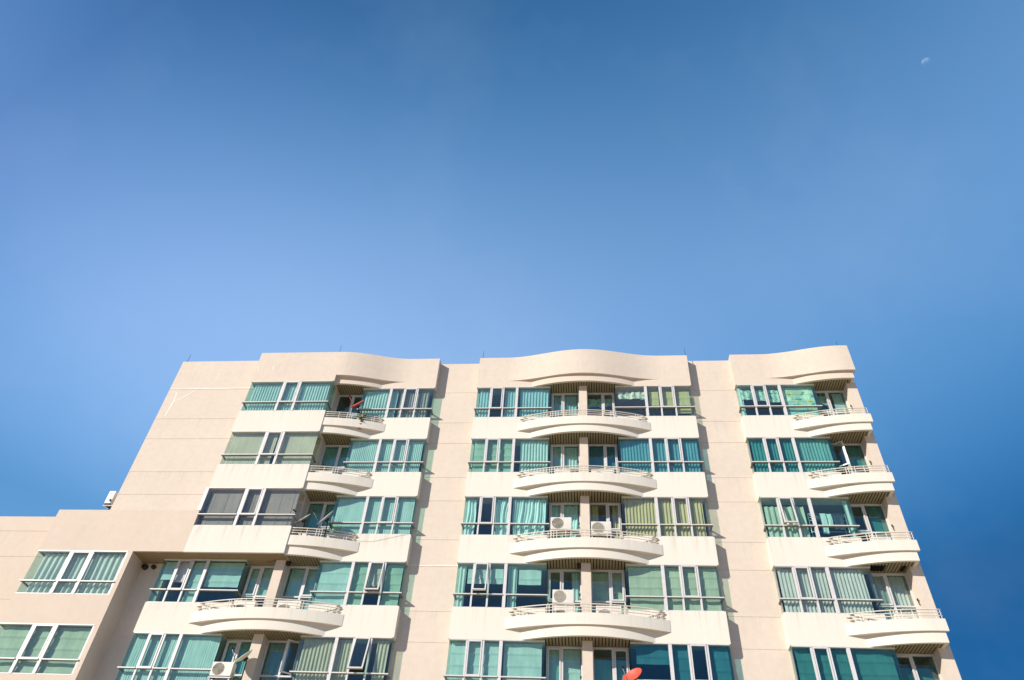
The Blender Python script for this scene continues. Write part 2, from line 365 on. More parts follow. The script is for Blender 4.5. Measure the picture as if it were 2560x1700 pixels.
# ------------------------------------------------------------------ balconies
def frange(a, b_, st):
    n = max(2, int(round((b_-a)/st))); return [a+(b_-a)*i/n for i in range(n+1)]
def balcony(xc, j, xa, xb, rail=True):
    """level j hangs at head(j); xa..xb limit the bow (relative to xc)"""
    hz = head(j); roof = j == 0
    yu0 = 25.905 if roof else 25.88; yl0 = 26.03 if roof else 25.945
    if roof and xc == XC1: yu0 = YF+.003
    EU = 3.62 if roof else 2.95
    xs0 = -11.65 if xc == XC1 else xc
    k_u = (YB-.014-yu0)/2.95**2; k_l = (YB+.01-yl0)/2.40**2
    if roof: yu = lambda x: yu0+(YB-.001-yu0)*.5*(1-math.cos(PI*min(1, abs(x-xs0)/(3.65 if xc != XC1 else 3.45))))   # runs smoothly into the flat parapet
    else: yu = lambda x: yu0+k_u*(x-xc)**2
    yl = lambda x: min(YB+.012, yl0+k_l*(x-xc)**2)
    A = xc+max(xa, -EU); Bx = xc+min(xb, EU)
    zt = TOP-.001 if roof else hz+.80
    inner = (lambda x: YB+.15) if roof else (lambda x: yu(x)+.10 if abs(x-xc) < 1.495 else YB+.03)
    xs = frange(A, Bx, .12)
    xs = sorted(set([x for x in xs]+[x for x in (xc-1.5, xc-1.49, xc+1.49, xc+1.5) if A < x < Bx]))
    mb = MB(); mb.prism(xs, yu, inner, hz+.375, zt)
    top = part('balcony', mb, M['pink'] if roof else M['white'])
    # lower tier: slab with a rim
    A2 = xc+max(xa, -2.42); B2 = xc+min(xb, 2.42)
    if xb < 2: B2 = xc+xb-.11
    xs = frange(A2, B2, .1)
    mb = MB()
    mb.prism(xs, lambda x: yl(x), lambda x: yl(x)+.11, hz-.006, hz+.10)
    mb.prism(xs, lambda x: yl(x)+.0005, lambda x: YB+.02 if abs(x-xc) > 1.5 else YD+.1, hz+.05, hz+.372)
    if xb < 2: mb.box(B2-.12, B2, yl(B2)+.1, YD, hz-.005, hz+.2)
    part('ledge', mb, M['pink'] if roof else M['white'], top)
    # slatted soffit
    mb = MB(); gp = mb
    x = A2+.02
    while x < B2-.11:
        yi = YD-.01 if abs(x+.04-xc) < 1.49 else YB+.02
        y0 = yl(x+.04)+.10
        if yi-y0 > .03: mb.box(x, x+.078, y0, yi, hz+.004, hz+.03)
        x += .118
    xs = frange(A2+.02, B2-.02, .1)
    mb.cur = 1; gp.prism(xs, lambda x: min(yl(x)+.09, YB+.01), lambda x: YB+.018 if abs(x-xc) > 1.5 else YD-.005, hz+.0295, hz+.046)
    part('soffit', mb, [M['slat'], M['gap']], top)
    if not rail: return
    mb = MB(); zr = [hz+1.135, hz+1.025, hz+.915]; yr = lambda x: yu(x)+.03
    ends = (xa < -2, xb > 2)
    for i, z in enumerate(zr):
        ext = (.0, .10, .04)[i]
        a = xc+(-2.74-ext if ends[0] else xa+.02); b_ = xc+(2.74+ext if ends[1] else xb-.03)
        pts = [(x, yr(x), z) for x in frange(a, b_, .15)]
        if ends[0]: pts = [(a+.17, YB-.02, z)]+pts
        if ends[1]: pts = pts+[(b_-.17, YB-.02, z)]
        mb.tube(pts, .021 if i == 0 else .016, 6)
    for u in (-2.42,-2.32,-1.44,-1.34,-1.22,-1.1,1.22,1.34,1.44,2.32,2.42, -.02, .16, -.75, .85):
        if not (xa+.05 < u < xb-.05): continue
        x = xc+u; mb.tube([(x, yr(x), hz+.79), (x, yr(x), hz+1.13)], .014 if abs(u) > 1 else .012, 6, False)
    part('railing', mb, M['rail'], top)
for j in range(0, 6):
    balcony(XC2, j, -4, 4, j > 0)
    balcony(XC3, j, -4, XEND-XC3-(.02 if j == 0 else .08), j > 0)
    if j <= 3: balcony(XC1, j, -11.65-XC1, 4, j > 0)
    else: balcony(XC1, j, -4, 4, True)

# ------------------------------------------------------------------ windows
def window(x0, x1, y, n, bars, sashes, g, lret=None, rret=None, zs=None, endpost=(0, 0), sash_glass=None):
    z0, z1 = (sill(n), head(n)) if zs is None else zs
    zt = z0+.51; gy = y+.055
    fr = MB(); tb = MB()
    e0 = .05 if lret else 0; e1 = .05 if rret else 0
    fr.box(x0, x1, y-.012, y+.09, z1-.042, z1-.003)
    fr.box(x0, x1, y+.02, y+.08, z0, z0+.03)
    xs = [x0]+[b[0] for b in bars]+[x1]; ws = [0]+[b[1] for b in bars]+[0]
    for (bx, bw) in bars:
        fr.box(bx-bw/2, bx+bw/2, y+(.004 if bw < .11 else -.004), y+.10, z0+.002, z1-.041)
    for i in range(len(xs)-1):                                          # transom, butted between the mullions
        a = xs[i]+ws[i]/2; b_ = xs[i+1]-ws[i+1]/2
        if i == 0: a -= e0+.02 if lret else 0
        if i == len(xs)-2: b_ += e1+.02 if rret else 0
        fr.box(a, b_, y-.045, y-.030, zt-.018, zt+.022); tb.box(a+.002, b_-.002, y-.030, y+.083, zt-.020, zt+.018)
    for k, (xx, pw) in enumerate(((x0, endpost[0]), (x1, endpost[1]))):
        if pw: fr.box(xx if k == 0 else xx-pw, xx+pw if k == 0 else xx, y+.006, y+.12, z0+.001, z1-.043)
    for xx, ret, sg in ((x0, lret, -1), (x1, rret, 1)):                 # return rails along the side glass
        if ret:
            a, b_ = sorted((xx-sg*.02, xx+sg*.055))
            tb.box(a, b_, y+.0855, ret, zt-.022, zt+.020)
            a, b_ = sorted((xx-sg*.03, xx))
            fr.box(a, b_, y+.0905, ret, z1-.05, z1-.004); fr.box(a, b_, y+.081, ret, z0, z0+.03)
    for (a, b_, op) in sashes:
        if not op: pass
    wn = part('window', fr, M['alu'])
    part('transom', tb, M['alu_d'], wn)  # dark body colour stands in for the shade under the white front cap
    gm = MB()
    for i in range(len(xs)-1):
        a = xs[i]+ws[i]/2; b_ = xs[i+1]-ws[i+1]/2
        hold = any(sa-.05 <= a and b_ <= sb+.05 for sa, sb, op in sashes)
        a -= .01; b_ += .01
        gm.quad((a,gy,z0+.01),(b_,gy,z0+.01),(b_,gy,zt),(a,gy,zt))
        if not hold: gm.quad((a,gy,zt),(b_,gy,zt),(b_,gy,z1-.02),(a,gy,z1-.02))
    if lret: gm.quad((x0,gy,z0+.01),(x0,lret,z0+.01),(x0,lret,z1-.02),(x0,gy,z1-.02))
    if rret: gm.quad((x1,gy,z0+.01),(x1,rret,z0+.01),(x1,rret,z1-.02),(x1,gy,z1-.02))
    part('pane', gm, M[g], wn)
    for (a, b_, op) in sashes:
        a += .012; b_ -= .012; t = .044; za, zb = zt+.026, z1-.046
        sf = MB(); an = math.radians(op)
        ay = Vector((0, -math.sin(an), -math.cos(an))); az = Vector((0, -math.cos(an), math.sin(an)))   # down the leaf, outwards
        o = Vector((a, y+.03, zb)); ax = Vector((1,0,0)); L_ = zb-za; W_ = b_-a
        sf.obox(o, ax, ay, az, 0, W_, 0, t, -.03, .045); sf.obox(o, ax, ay, az, 0, W_, L_-t, L_, -.03, .045)
        sf.obox(o, ax, ay, az, 0, t, t, L_-t, -.029, .044); sf.obox(o, ax, ay, az, W_-t, W_, t, L_-t, -.029, .044)
        s_ = part('sash', sf, M['alu'], wn)
        gq = MB(); q = [o+ax*t+ay*t, o+ax*(W_-t)+ay*t, o+ax*(W_-t)+ay*(L_-t), o+ax*t+ay*(L_-t)]
        gq.quad(*q); po = obj('sash_pane', gq, M[sash_glass or g], s_)
    return wn
def left_win(xc, n, g, op=0, sg=None):
    return window(xc-HW+.05, xc-1.50, YB, n, [(xc-4.285,.066),(xc-3.685,.066),(xc-3.055,.12)], [(xc-4.252,xc-3.718,op)], g,
                  YR+.01, YD, sash_glass=sg)
def right_win(xc, n, g, op=0, sg=None):
    return window(xc+1.50, xc+HW-.05, YB, n, [(xc+2.875,.12),(xc+3.515,.066),(xc+4.155,.066)], [(xc+3.548,xc+4.122,op)], g,
                  YD, YR+.01, sash_glass=sg)
G2L = ['g_aqua','g_teal','g_teal','g_teal','g_teal']; G2R = ['g_sun','g_blue','g_sun','g_green','g_blue']
G1R = ['g_teal','g_teal','g_teal','g_teal','g_grey']; G3 = ['g_teal','g_deep','g_teal','g_grey','g_deep']
for n in range(5):
    left_win(XC2, n, G2L[n], 12 if n == 3 else 0, 'g_grey' if n == 2 else None)
    right_win(XC2, n, G2R[n])
    right_win(XC1, n, G1R[n], {3: 9, 4: 14}.get(n, 0), 'g_grey' if n == 3 else ('g_deep' if n == 4 else None))
    left_win(XC3, n, G3[n], 9 if n == 2 else 0)
    if n >= 3: left_win(XC1, n, 'g_teal', 0, 'g_clear' if n == 3 else None)
for n in range(3):
    window(-15.71, -11.70, YF, n, [(-14.06,.11),(-13.275,.11)], [(-14.005,-13.33,0)], ['g_teal','g_sage','g_clear'][n], 26.39, YB, endpost=(.0,.0))
for n in (3, 4):
    window(-21.85, -18.03, YF, n, [(-20.40,.12),(-19.51,.12)], [(-20.34,-19.57,0)], 'g_green', 26.39, None, endpost=(0,.06))
mb = MB(); mb.box(-15.86, -15.72, YF-.004, 26.39, WTOP+.01, head(2)-.004); part('corner_panel', mb, M['alu'])

def door(xa, xb, n, leaf, g, open_leaf=0, jamb=True):
    """balcony door: xa..xb opening, leaf = 'L' or 'R' tells which half is the framed leaf"""
    zf = head(n+1)+.372; z1 = head(n); zt = sill(n)+.53; y = YD
    fr = MB(); mid = xa+(xb-xa)*(.44 if leaf == 'L' else .56)
    fr.box(xa, xb, y-.02, y+.08, z1-.07, z1-.005); fr.box(xa, xa+.05, y-.018, y+.08, zf, z1-.07); fr.box(xb-.05, xb, y-.018, y+.08, zf, z1-.07)
    fr.box(mid-.04, mid+.04, y-.022, y+.078, zf, z1-.07)
    fr.box(xa+.05, mid-.04, y-.019, y+.077, zt-.03, zt+.03); fr.box(mid+.04, xb-.05, y-.019, y+.077, zt-.03, zt+.03)
    d = part('balcony_door', fr, M['alu'])
    gm = MB(); gy = y+.03
    L0, L1 = (xa+.05, mid-.04) if leaf == 'L' else (mid+.04, xb-.05)
    for a, b_ in ((xa+.04, mid-.03), (mid+.03, xb-.04)):
        gm.quad((a,gy,zf),(b_,gy,zf),(b_,gy,zt),(a,gy,zt))
        if not (open_leaf and L0-.02 < a+.02 < L1): gm.quad((a,gy,zt),(b_,gy,zt),(b_,gy,z1-.03),(a,gy,z1-.03))
    part('pane', gm, M[g], d)
    lf = MB(); t = .055; an = math.radians(open_leaf)
    hx = L0 if leaf == 'L' else L1; sg = 1 if leaf == 'L' else -1
    ax = Vector((sg*math.cos(an), -math.sin(an), 0)); ay = Vector((0,0,1)); az = Vector((-math.sin(an)*sg*-1, -math.cos(an), 0))
    o = Vector((hx, y-.005, zt+.032)); W_ = L1-L0-.004; Lh = z1-.072-zt-.032
    lf.obox(o, ax, ay, az, .002, W_, 0, t, -.02, .04); lf.obox(o, ax, ay, az, .002, W_, Lh-t, Lh, -.02, .04)
    lf.obox(o, ax, ay, az, .002, t, t, Lh-t, -.019, .039); lf.obox(o, ax, ay, az, W_-t, W_, t, Lh-t, -.019, .039)
    l_ = part('leaf', lf, M['alu'], d)
    if open_leaf:
        gq = MB(); gq.quad(o+ax*t+ay*t, o+ax*(W_-t)+ay*t, o+ax*(W_-t)+ay*(Lh-t), o+ax*t+ay*(Lh-t)); obj('leaf_pane', gq, M['g_grey'], l_)
    return d
DG2L = ['g_aqua','g_teal','g_teal','g_teal','g_teal']; DG2R = ['g_teal','g_blue','g_sun','g_green','g_teal']
for n in range(5):
    door(XC2-1.46, -.10, n, 'L', DG2L[n]); door(.265, XC2+1.46, n, 'R', DG2R[n])
    door(XC3-1.46, 11.925, n, 'L', ['g_teal','g_deep','g_deep','g_grey','g_deep'][n], 36 if n == 1 else 0)
    door(-11.735 if n >= 3 else -11.67, XC1+1.46, n, 'R', ['g_deep','g_teal','g_teal','g_teal','g_grey'][n], 38 if n == 4 else 0)
    if n >= 3: door(XC1-1.46, -12.12, n, 'L', 'g_teal')

# ------------------------------------------------------------------ curtains and blinds (things of their own)
ST = ['top storey','second storey','third storey','fourth storey','fifth storey']
def sheet(mb, xa, xb, za, zb, fn, dx=.02, rows=8):
    n = max(2, int((xb-xa)/dx)); base = []
    for j in range(rows+1):
        t = j/rows; z = zb+(za-zb)*t
        for i in range(n+1):
            base.append(fn(xa+(xb-xa)*i/n, z, t))
    fs = [(j*(n+1)+i, j*(n+1)+i+1, (j+1)*(n+1)+i+1, (j+1)*(n+1)+i) for j in range(rows) for i in range(n)]
    mb.add(base, fs, True)
def curtain(label, style, mat, xa, xb, za, zb, y, name=None, cat='curtain'):
    """za bottom, zb top, y distance of the cloth plane"""
    mb = MB(); rnd = random.Random(hash((round(xa*100), round(zb*100))) & 0xffff)
    ph = rnd.uniform(0, 6)
    if style in ('pleat', 'wide', 'fine'):
        wl = {'pleat': .135, 'wide': .24, 'fine': .085}[style]; am = {'pleat': .024, 'wide': .04, 'fine': .013}[style]
        def fn(x, z, t):
            q = x/wl*2*PI+ph+.9*math.sin(x*2.3+ph)+.35*math.sin(z*1.3+x*1.7)
            return (x+.25*am*math.sin(q*1.0+1), y+am*(math.sin(q)+.35*math.sin(2*q+.6))*(.8+.3*t), z)
        sheet(mb, xa, xb, za, zb, fn, wl/9, 8)
    elif style == 'satin':
        def fn(x, z, t):
            q = x*21+ph+1.4*math.sin(x*4+ph)+t*2.2*math.sin(x*2.1+ph)+.5*math.sin(z*2.7+x*3)
            return (x+.03*math.sin(z*3+x*2)*t, y+.05*math.sin(q)*(.5+.7*t)+.03*math.sin(q*2.7+t*2), z)
        sheet(mb, xa, xb, za, zb, fn, .015, 14)
    elif style == 'vblind':
        x = xa
        while x < xb-.02:
            dy = .014+rnd.uniform(-.006, .006); ox = rnd.uniform(-.004, .004)
            mb.quad((x+ox, y+dy*.5, za), (x+.094+ox, y-dy*.5, za), (x+.094, y-dy*.5, zb), (x, y+dy*.5, zb)); x += .088
    elif style == 'roman':
        def fn(x, z, t):
            k = ((zb-z)/.42) % 1.0
            return (x, y-.030*k**3+.010*math.sin(x*3+z*5+ph)*math.sin(z*2.1+x)+.006*math.sin(x*9+z*4+ph), z)
        sheet(mb, xa, xb, za, zb, fn, .06, max(8, int((zb-za)/.035)))
    elif style == 'flat':
        sheet(mb, xa, xb, za, zb, lambda x, z, t: (x, y+.006*math.sin(x*4+ph)*math.sin(z*3)+.004*math.sin(x*9+z*7), z), .08, 16)
    elif style == 'venetian':
        z = za+.01
        while z < zb-.01:
            mb.quad((xa, y-.005, z), (xb, y-.005, z), (xb, y+.005, z+.031), (xa, y+.005, z+.031)); z += .029
        for t in (.12, .5, .88):
            xx = xa+(xb-xa)*t; mb.box(xx-.006, xx+.006, y-.024, y-.018, za, zb)
    elif style == 'valance':
        def fn(x, z, t):
            return (x, y+.03*math.sin(x*9+ph)*t+.02*math.sin(x*23), z-(.05*abs(math.sin(x*5.2+ph)) if t > .95 else 0))
        sheet(mb, xa, xb, za, zb, fn, .03, 8)
    nm = name or ('curtain' if style in ('pleat','wide','fine','satin','valance') else 'window_blind')
    if nm == 'window_blind': cat = 'blind'
    o = obj(nm, mb, M[mat]); tag(o, label, cat); return o
CB = YB+.055+.13; CF = YF+.055+.13; CD = YD+.15
def cur(bay, side, n, what, style, mat, u0, u1, t=1.0, b=0.0):
    """bay 1/2/3, side L/R/D(oor); u relative to the bay centre; t, b = top and bottom as fraction of the window height"""
    xc = {1: XC1, 2: XC2, 3: XC3}[bay]; hgt = head(n)-sill(n); bn = {1: 'left', 2: 'middle', 3: 'right'}[bay]
    y = CD if 'D' in side else CB
    z0 = sill(n)-(.9 if 'D' in side else .02)
    za = z0 if b == 0 else sill(n)+hgt*b; zb = head(n)-.06-(1-t)*hgt
    wn = {'L': 'left window', 'R': 'right window', 'DL': 'left balcony door', 'DR': 'right balcony door'}[side]
    if bay == 3 and side == 'L': wn = 'window'
    if bay == 3 and side == 'DL': wn = 'balcony door'
    curtain('%s, %s bay %s, %s' % (what, bn, wn, ST[n]), style, mat, xc+u0, xc+u1, za, zb, y)
# left bay, forward window (three panes)
def curF(n, what, style, mat, x0, x1, t=1.0, b=0.0, wing=False):
    hgt = head(n)-sill(n); zb = head(n)-.06-(1-t)*hgt; za = sill(n)-.02+hgt*b
    curtain('%s, %s' % (what, ('left wing window, %s' if wing else 'left bay left window, %s') % ST[n]), style, mat, x0, x1, za, zb, CF)
curF(0, 'white pleated curtain', 'pleat', 'c_white', -15.55, -11.86)
curF(1, 'sage vertical blind on the left pane', 'vblind', 'c_beige', -15.6, -13.62); curF(1, 'sage vertical blind on the right pane', 'vblind', 'c_beige', -13.42, -11.8)
curF(2, 'grey slatted blind on the left pane', 'venetian', 'c_grey', -15.6, -14.1); curF(2, 'grey slatted blind on the middle pane', 'venetian', 'c_grey', -14.0, -13.33); curF(2, 'grey slatted blind on the right pane', 'venetian', 'c_grey', -13.24, -11.8)
curF(3, 'loosely folded pale curtain', 'wide', 'c_white', -21.6, -18.1, wing=True)
curF(4, 'flat pale green blind', 'roman', 'c_green', -21.7, -18.1, wing=True)
# left bay, right window
cur(1,'R',0,'white pleated curtain on the wide pane','pleat','c_white',1.62,3.2); cur(1,'R',0,'pinkish curtain on the narrow panes','pleat','c_pink',3.32,4.7)
cur(1,'R',1,'finely pleated white curtain','fine','c_white',1.6,4.8)
cur(1,'R',2,'white vertical blind','vblind','c_white',1.6,4.8)
cur(1,'R',3,'white folding blind on the wide pane','roman','c_white',1.6,2.86); cur(1,'R',3,'pale green folding blind on the first narrow pane','roman','c_green',2.9,3.5); cur(1,'R',3,'raised pale blind behind the tilted sash','roman','c_green',3.55,4.12,1,.47); cur(1,'R',3,'pale green folding blind on the end pane','roman','c_green',4.2,4.85)
cur(1,'R',4,'cream curtain with tight folds on the wide pane','pleat','c_cream',1.6,3.5); cur(1,'R',4,'cream curtain bunched at the end pane','pleat','c_cream',4.36,4.8)
# left bay, left window of the lower storeys
for u0, u1, w_, b_ in ((-4.85,-4.33,'outer pane',.55), (-4.27,-3.7,'clear pane',.5), (-3.65,-3.1,'third pane',0.01), (-3.0,-1.6,'wide pane',.40)):
    cur(1,'L',3,'white folding blind on the '+w_,'roman','c_white',u0,u1,1,b_)
cur(1,'L',4,'white vertical blind','vblind','c_white',-4.82,-1.6)
# left bay doors
cur(1,'DR',0,'blue grey curtain half drawn','fine','c_dteal',.2,1.4,.55)
cur(1,'DR',1,'smooth teal curtain','flat','c_teal',.2,1.4); cur(1,'DR',2,'smooth teal curtain','fine','c_teal',.2,1.4)
cur(1,'DR',3,'plain pale blind','flat','c_white',.2,1.4); cur(1,'DR',4,'dim folded curtain','wide','c_teal',.2,.95)
cur(1,'DL',3,'pale blind half lowered','roman','c_white',-1.4,-.32,1,.35); cur(1,'DL',4,'pale teal curtain','fine','c_teal',-1.4,-.32)
# middle bay, left window
cur(2,'L',0,'white curtain on the outer pane','pleat','c_white',-4.8,-4.32); cur(2,'L',0,'white curtain on the third pane','pleat','c_white',-3.62,-3.12); cur(2,'L',0,'white curtain with wide folds on the wide pane','pleat','c_white',-2.9,-1.6)
cur(2,'L',1,'pale green folding blind on the narrow panes','roman','c_green',-4.8,-3.12); cur(2,'L',1,'white pleated curtain on the wide pane','pleat','c_white',-2.75,-1.56)
cur(2,'L',2,'white satin curtain gathered at the outer pane','satin','c_satin',-4.85,-4.45); cur(2,'L',2,'white satin curtain on the third pane','satin','c_satin',-3.66,-3.1); cur(2,'L',2,'white satin curtain filling the wide pane','satin','c_satin',-2.93,-1.58)
cur(2,'L',3,'white curtain bunched at the outer corner','pleat','c_white',-4.85,-4.6); cur(2,'L',3,'half raised white blind on the narrow panes','roman','c_white',-4.52,-3.15,.93,.56); cur(2,'L',3,'white curtain bunched beside the wide post','pleat','c_white',-2.95,-2.62); cur(2,'L',3,'half raised white blind on the wide pane','roman','c_white',-2.55,-1.7,.92,.55)
cur(2,'L',4,'white folding blind on the narrow panes','roman','c_white',-4.85,-3.1); cur(2,'L',4,'creased white folding blind on the wide pane','roman','c_white',-2.95,-1.6)
# middle bay, right window
cur(2,'R',0,'patterned valance above the wide dark pane','valance','c_val',1.62,2.84,.90,.66); cur(2,'R',0,'yellow green folding blind on the first narrow pane','roman','c_yel',3.02,3.45,.9,.34); cur(2,'R',0,'yellow green blind drawn aside behind the sash','roman','c_yel',3.6,4.1,.9,.36); cur(2,'R',0,'yellow green folding blind on the end pane','roman','c_yel',4.26,4.84,.9,.16)
cur(2,'R',1,'blue teal pleated curtain','pleat','c_white',1.6,4.86); cur(2,'R',2,'olive pleated curtain','pleat','c_olive',1.62,4.72)
cur(2,'R',3,'pale green folding blind on the wide pane','roman','c_green',1.6,2.84); cur(2,'R',3,'pale green folding blind on the narrow panes','roman','c_green',2.9,4.86)
cur(2,'R',4,'dim blue folding blind on the wide pane','roman','c_dteal',1.7,2.84,1,.62); cur(2,'R',4,'dim blue folding blind on the end panes','roman','c_dteal',2.9,3.5); cur(2,'R',4,'dim blue sheer on the end pane','roman','c_dteal',4.18,4.86)
# middle bay doors
cur(2,'DL',0,'teal pleated curtain','pleat','c_white',-1.36,-.25); cur(2,'DR',0,'dark green valance','valance','c_val',.25,1.42,.9,.62)
cur(2,'DL',1,'white pleated curtain','pleat','c_white',-1.36,-.25); cur(2,'DR',1,'blue pleated curtain','fine','c_teal',.22,1.42)
cur(2,'DL',2,'white satin curtain','satin','c_satin',-1.36,-.25); cur(2,'DR',2,'olive curtain bunched in the leaf','pleat','c_olive',1.12,1.42); cur(2,'DR',2,'dim olive curtain bunched at the pier','pleat','c_olive',.25,.55)
cur(2,'DL',3,'pale curtain bunched at the pier','pleat','c_white',-.55,-.25); cur(2,'DR',3,'pale green folding blind','roman','c_green',.22,1.42)
cur(2,'DL',4,'plain white blind','roman','c_white',-1.36,-.25); cur(2,'DR',4,'plain teal blind','flat','c_teal',.22,1.42,.82)
# right bay
cur(3,'L',0,'patterned valance on the outer pane','valance','c_val',-4.82,-4.3,.92,.60); cur(3,'L',0,'patterned valance behind the sash','valance','c_val',-4.2,-3.72,.92,.56); cur(3,'L',0,'patterned valance on the third pane','valance','c_val',-3.62,-3.12,.92,.52); cur(3,'L',0,'floral folding blind on the wide pane','roman','c_flor',-2.95,-1.6); cur(3,'L',0,'pale curtain bunched at the outer corner','pleat','c_white',-4.9,-4.72)
cur(3,'L',1,'teal pleated curtain on the narrow panes','pleat','c_teal',-4.8,-3.1); cur(3,'L',1,'teal pleated curtain on the wide pane','pleat','c_white',-2.95,-1.6)
cur(3,'L',2,'yellow green curtain on the narrow panes','wide','c_cream',-4.82,-3.3,.84); cur(3,'L',2,'white curtain bunched at the balcony corner','pleat','c_white',-1.75,-1.58)
cur(3,'L',3,'grey white pleated curtain on the narrow panes','pleat','c_white',-4.82,-3.12); cur(3,'L',3,'grey white pleated curtain on the wide pane','pleat','c_white',-2.95,-1.75)
cur(3,'L',4,'dark teal folding blind on the narrow panes','roman','c_dteal',-4.82,-3.1); cur(3,'L',4,'dark teal folding blind on the wide pane','roman','c_dteal',-2.95,-1.6)
cur(3,'DL',0,'pale curtain on the pier side','flat','c_white',-.62,-.15); cur(3,'DL',0,'dim green valance','valance','c_val',-1.4,-.8,.94,.62)
cur(3,'DL',1,'dark teal curtain','flat','c_dteal',-.75,-.15); cur(3,'DL',2,'dim brown green blind','flat','c_dteal',-.7,-.15)
cur(3,'DL',3,'grey pleated curtain','pleat','c_white',-1.4,-.12); cur(3,'DL',4,'dark teal blind','flat','c_dteal',-1.4,-.12,.8)

# ------------------------------------------------------------------ air conditioners
def ac(label, x0, x1, zb, yf, hgt, fan='L', kind='ring', stand=None, group='air conditioner units on the balconies'):
    """outdoor unit: x0..x1 wide, base at zb, front face at yf"""
    org = ((x0+x1)/2, yf+.14, zb); t = empty('air_conditioner', org, label, 'air conditioner', group)
    mb = MB(); mb.box(x0, x1, yf, yf+.28, zb+.03, zb+hgt); obj('casing', mb, M['ac'], t, None, .018)
    w_ = x1-x0; R_ = min(hgt*.40, w_*.30); cx = x0+w_*(.33 if fan == 'L' else .66); cz = zb+.03+(hgt-.03)*.5
    mb = MB(); seg = 28
    vs = [(cx+R_*math.cos(2*PI*k/seg), yf-.004, cz+R_*math.sin(2*PI*k/seg)) for k in range(seg)]
    mb.add(vs, [tuple(range(seg))]); obj('fan_recess', mb, M['ac_in'], t)
    mb = MB()
    if kind == 'ring':
        for q in range(1, 8):
            rr = R_*q/7; mb.tube([(cx+rr*math.cos(2*PI*k/20), yf-.014, cz+rr*math.sin(2*PI*k/20)) for k in range(21)], .0055, 4, False)
        for k in range(8):
            a = PI*k/4; mb.tube([(cx+.04*math.cos(a), yf-.012, cz+.04*math.sin(a)), (cx+R_*math.cos(a), yf-.012, cz+R_*math.sin(a))], .004, 4, False)
    else:
        for q in range(-6, 7):
            dz = R_*q/7; hw = math.sqrt(max(0, R_*R_-dz*dz)); mb.box(cx-hw, cx+hw, yf-.018, yf-.010, cz+dz-.008, cz+dz+.008)
        mb.tube([(cx+R_*math.cos(2*PI*k/24), yf-.010, cz+R_*math.sin(2*PI*k/24)) for k in range(25)], .010, 5, False)
    obj('grille', mb, M['ac_grille'], t)
    mb = MB(); mb.box(x0+.05, x0+.12, yf+.03, yf+.25, zb, zb+.031); mb.box(x1-.12, x1-.05, yf+.03, yf+.25, zb, zb+.031); obj('foot', mb, M['dark'], t)
    mb = MB(); xs = x1 if fan == 'L' else x0; sg = 1 if fan == 'L' else -1
    a, b_ = sorted((xs+sg*.002, xs+sg*.035)); mb.box(a, b_, yf+.15, yf+.25, zb+.08, zb+.24); obj('valve_cover', mb, M['ac'], t)
    if stand:
        mb = MB()
        for x in (x0+.03, x1-.03):
            for y in (yf+.03, yf+.25): mb.box(x-.018, x+.018, y-.018, y+.018, stand, zb-.001)
        mb.box(x0-.03, x1+.03, yf-.01, yf+.012, zb-.04, zb-.002); mb.box(x0-.03, x1+.03, yf+.262, yf+.29, zb-.04, zb-.002)
        obj('stand', mb, M['alu'], t)
    return t
def fl(n): return head(n+1)+.373
def hz(n): return head(n+1)
ac('large white air conditioner on a stand left of the middle pier, third storey', -1.28, -.45, hz(2)+1.31, 26.22, .57, 'L', 'ring', fl(2))
ac('white air conditioner with slatted fan right of the middle pier, third storey', .32, 1.10, hz(2)+1.10, 26.22, .60, 'L', 'bar', fl(2))
ac('white air conditioner behind rails below the large unit, third storey middle bay', -1.25, -.48, fl(2), 26.24, .58, 'L', 'bar')
ac('white air conditioner on a stand left of the middle pier, fourth storey', -1.16, -.38, hz(3)+1.27, 26.22, .55, 'L', 'bar', fl(3))
ac('air conditioner behind rails left of the middle pier, fourth storey lower unit', -1.15, -.32, fl(3), 26.24, .86, 'L', 'bar')
ac('air conditioner behind rails right of the middle pier, fourth storey', .42, 1.34, fl(3), 26.24, .86, 'L', 'bar')
ac('air conditioner behind rails left of the middle pier, second storey', -1.16, -.49, fl(1), 26.24, .82, 'L', 'bar')
ac('air conditioner behind rails right of the middle pier, second storey', .38, 1.29, fl(1), 26.24, .82, 'L', 'bar')
ac('air conditioner behind rails left of the left pier, fourth storey', -13.2, -12.35, fl(3), 26.24, .84, 'L', 'ring')
ac('air conditioner behind rails right of the left pier, fourth storey', -11.5, -10.6, fl(3), 26.24, .86, 'L', 'ring')
ac('white air conditioner on a stand beside the pale dish, fifth storey left bay', -13.22, -12.45, hz(4)+1.38, 26.22, .52, 'L', 'ring', fl(4))
ac('air conditioner behind rails in the right bay, top storey', 10.87, 11.6, fl(0), 26.3, .72, 'R', 'bar')
ac('air conditioner behind rails in the right bay, second storey', 10.95, 11.65, fl(1), 26.3, .72, 'R', 'bar')
ac('air conditioner behind rails in the right bay, third storey', 10.85, 11.55, fl(2), 26.3, .80, 'R', 'bar')
ac('air conditioner behind rails in the right bay, fourth storey', 10.82, 11.55, fl(3), 26.3, .78, 'R', 'bar')
ac('air conditioner behind rails in the left bay, second storey', -11.48, -10.7, fl(1), 26.24, .76, 'L', 'ring')
ac('air conditioner behind rails in the left bay, third storey', -11.45, -10.72, fl(2), 26.24, .74, 'L', 'ring')
